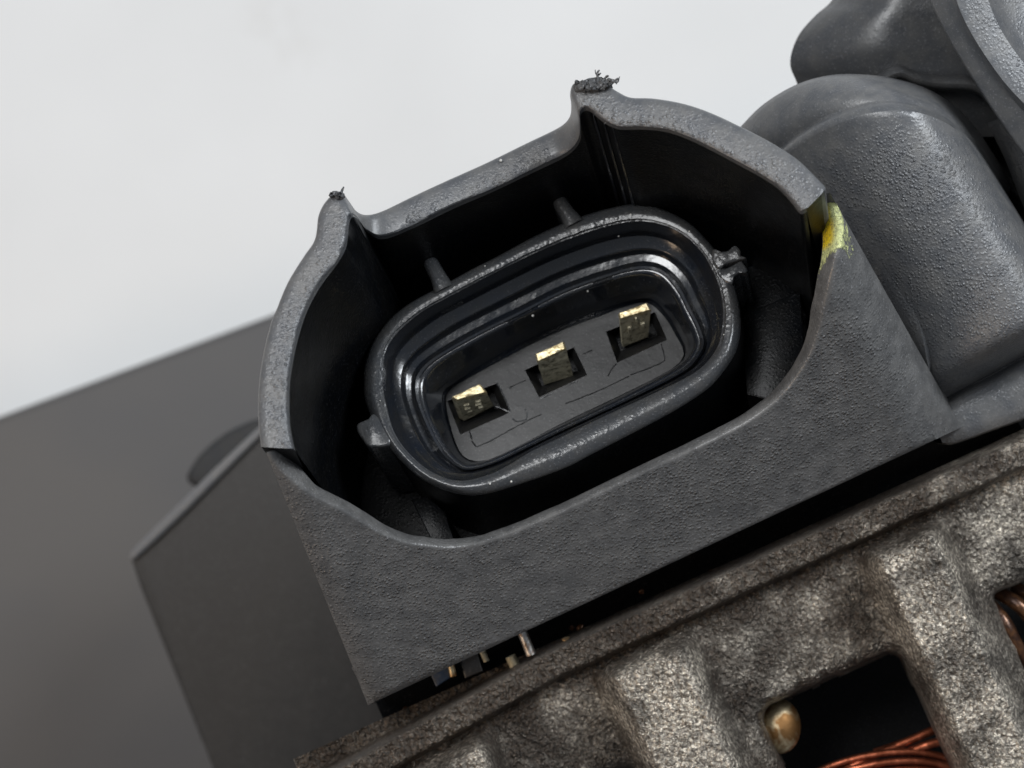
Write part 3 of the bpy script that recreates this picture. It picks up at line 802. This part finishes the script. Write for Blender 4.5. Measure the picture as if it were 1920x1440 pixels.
# round the slot edges over, then drop the walls
Hh = Hh - .5 * np.exp(-np.clip(sd, 0, 99) / 7.0) - np.where(sd < 0, np.clip(-sd * .28, 0, 2.6), 0)
PX = 1280 + Ag * .911 + Bg * .412; PY = 1170 - Ag * .412 + Bg * .911
keep = sd > -9
dxr = (PX - 960) / 100; dyr = (720 - PY) / 100
tt = (50 - Hh) / 50.0
X = dxr * tt; Y = dyr * tt
na, nb = Ag.shape
idx = -np.ones((na, nb), int); vis = keep & (PX > 480) & (PX < 2150) & (PY < 1620) & (PY > 620)
idx[vis] = np.arange(vis.sum())
v = np.stack([X[vis], Y[vis], Hh[vis]], 1)
q = np.stack([idx[:-1, :-1], idx[:-1, 1:], idx[1:, 1:], idx[1:, :-1]], -1).reshape(-1, 4)
q = q[(q >= 0).all(1)]
me = bpy.data.meshes.new('cast_casing')
me.vertices.add(len(v)); me.vertices.foreach_set('co', v.ravel())
me.loops.add(len(q) * 4); me.loops.foreach_set('vertex_index', q.ravel().astype(np.int32))
me.polygons.add(len(q)); me.polygons.foreach_set('loop_start', np.arange(0, len(q) * 4, 4, dtype=np.int32))
me.update(); me.validate()
rb = np.maximum(rib(Ag, -640, -430, 40), np.maximum(rib(Ag, -170, -15, 45), rib(Ag, 375, 500, 40)))
dirt = np.where(Bg < 0, 1.05, .70 - .75 * rb * sstep(Bg, 0, 70)) + .25 * sstep(-Bg, -90, 0) * (Bg > 0) + .35 * sstep(-Ag, 150, 500)
dirt = np.clip(dirt - .45 * sstep(Ag, 480, 620) * 1.0, 0, 1.2)
da = me.attributes.new('dirt', 'FLOAT', 'POINT'); da.data.foreach_set('value', dirt[vis].astype(np.float32))
for p in me.polygons: p.use_smooth = True
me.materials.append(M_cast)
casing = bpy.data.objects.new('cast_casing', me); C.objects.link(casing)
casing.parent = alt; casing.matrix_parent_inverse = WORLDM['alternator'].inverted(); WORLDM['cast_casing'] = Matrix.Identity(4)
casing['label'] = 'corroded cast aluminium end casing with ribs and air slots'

# dark interior hull behind slots and gap, also the body of the machine standing on the bench
M_hull = plastic('dark_inner_metal', 0.004, 0.7, 0.3, 5, 0.05, spec=0.15)  # near-black matt metal for the machine body
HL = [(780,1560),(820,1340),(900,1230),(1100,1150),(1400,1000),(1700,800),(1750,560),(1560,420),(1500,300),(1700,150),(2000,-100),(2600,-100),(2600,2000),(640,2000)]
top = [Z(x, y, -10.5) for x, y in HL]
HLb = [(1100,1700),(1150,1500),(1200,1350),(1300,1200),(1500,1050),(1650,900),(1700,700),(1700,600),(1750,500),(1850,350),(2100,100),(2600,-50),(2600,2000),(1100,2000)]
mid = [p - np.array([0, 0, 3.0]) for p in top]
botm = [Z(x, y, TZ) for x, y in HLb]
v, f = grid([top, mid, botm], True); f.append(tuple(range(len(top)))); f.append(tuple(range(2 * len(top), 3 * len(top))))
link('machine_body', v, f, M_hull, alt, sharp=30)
# underside strip filling the gap beneath the connector
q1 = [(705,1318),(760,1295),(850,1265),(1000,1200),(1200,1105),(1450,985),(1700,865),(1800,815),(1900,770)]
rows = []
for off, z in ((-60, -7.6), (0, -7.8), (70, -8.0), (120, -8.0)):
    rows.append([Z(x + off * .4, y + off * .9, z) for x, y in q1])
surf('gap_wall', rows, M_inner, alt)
def zt(name, pts, rad, m, parent, n=10, label=None):
    q = catmull(pts, 6); o = link(name, *tube([Z(*p) for p in q], rad if not isinstance(rad, tuple) else list(np.linspace(rad[0], rad[1], len(q))), n), m, parent)
    if label: o['label'] = label
    return o
zt('steel_post', [(972,1170,-6.6),(983,1195,-6.6),(996,1228,-6.6)], .11, M_steel, alt, 12, 'small silver post in the gap under the connector')
zt('steel_post', [(905,1222,-7),(912,1240,-7)], .07, M_tarn, alt)
zt('steel_post', [(957,1230,-7.0),(966,1250,-7.0)], .12, M_tarn, alt)
zt('contact_tip', [(1060,1196,-6.8),(1066,1215,-6.8)], (.10, .05), M_brass, alt)
zt('wire_end', [(845,1245,-6.9),(850,1268,-6.9)], (.08, .08), M_brass, alt)
v, f = slab([Z(806,1262,-6.9), Z(842,1243,-6.9), Z(848,1268,-6.9), Z(818,1288,-6.9)], [Z(806,1262,-7.6), Z(842,1243,-7.6), Z(848,1268,-7.6), Z(818,1288,-7.6)], .05)
o = link('plug', v, f, M_blue, alt); o['label'] = 'small blue piece in the gap under the connector'
v, f = slab([Z(862,1238,-7), Z(895,1224,-7), Z(906,1258,-7), Z(872,1272,-7)], [Z(862,1238,-7.7), Z(895,1224,-7.7), Z(906,1258,-7.7), Z(872,1272,-7.7)], .05)
link('spacer', v, f, M_smooth, alt)
gr = []
for k in range(16):
    t = rnd.uniform(.0, 1); x = 720 + 900 * t; y = 1312 - 400 * t + rnd.uniform(6, 44)
    r_ = rnd.uniform(.05, .13); c = Z(x, y, -7.9); e = np.array([rnd.uniform(-1, 1), rnd.uniform(-1, 1), .3]) * r_
    gr.append(tube([c - e, c - e * .3, c + e * .5, c + e], [r_ * .4, r_, r_ * .8, r_ * .3], 7))
g = link('grime', *join(gr), M_coil, alt); g['kind'] = 'stuff'
# brass stud, copper windings and coil seen through the slots
prof_ = []
c0 = Z(1462, 1362, -7.9); rws = []
for i in range(15):
    a = math.pi * i / 14 
    rws.append([c0 + np.array([.46 * math.sin(a) * math.cos(t) , .60 * math.sin(a) * math.sin(t), .45 * math.cos(a)]) for t in np.linspace(0, 2 * math.pi, 28, endpoint=False)])
v, f = grid(rws, True)
o = link('brass_stud', v, f, M_brass, casing); o['label'] = 'rounded brass stud inside the air slot'
wires = []
for k, (dy, dx, z) in enumerate([(0, 0, -7.6), (17, 6, -7.5), (33, 12, -7.45), (50, 16, -7.4), (67, 20, -7.4)]):
    wires.append([(1500 + dx, 1462 + dy, z - .4), (1570 + dx, 1432 + dy, z - .1), (1640 + dx, 1415 + dy, z), (1710 + dx, 1410 + dy, z), (1775 + dx, 1422 + dy, z - .1), (1830 + dx, 1450 + dy, z - .3)])
wires += [[(1640,1412,-7.9),(1690,1395,-7.8),(1730,1378,-7.8),(1756,1366,-7.9),(1790,1345,-8.2)], [(1700,1412,-7.7),(1745,1395,-7.6),(1790,1385,-7.7)], [(1560,1455,-7.9),(1620,1425,-7.7),(1680,1400,-7.8)]]
for i, wr in enumerate(wires): wr = [(x, y, z - 1.6) for x, y, z in wr]; zt('copper_wire', wr, .085 if i < 5 else .10, M_copper, casing, 10)
for pts, r_ in (([(1840,1150,-7.9),(1858,1200,-7.7),(1880,1250,-7.6),(1900,1300,-7.7),(1930,1350,-7.9)], .13), ([(1850,1130,-7.7),(1882,1165,-7.4),(1905,1210,-7.4),(1935,1260,-7.6)], .16),
                ([(1870,1110,-7.8),(1910,1135,-7.5),(1950,1180,-7.5)], .16), ([(1900,1100,-8.0),(1940,1120,-7.8),(1990,1150,-7.8)], .15)):
    zt('coil_winding', pts, r_, M_coil, casing, 12)
zt('copper_wire', [(1895,1300,-8.2),(1915,1330,-8.1),(1940,1350,-8.1)], .1, M_copper, casing, 10)
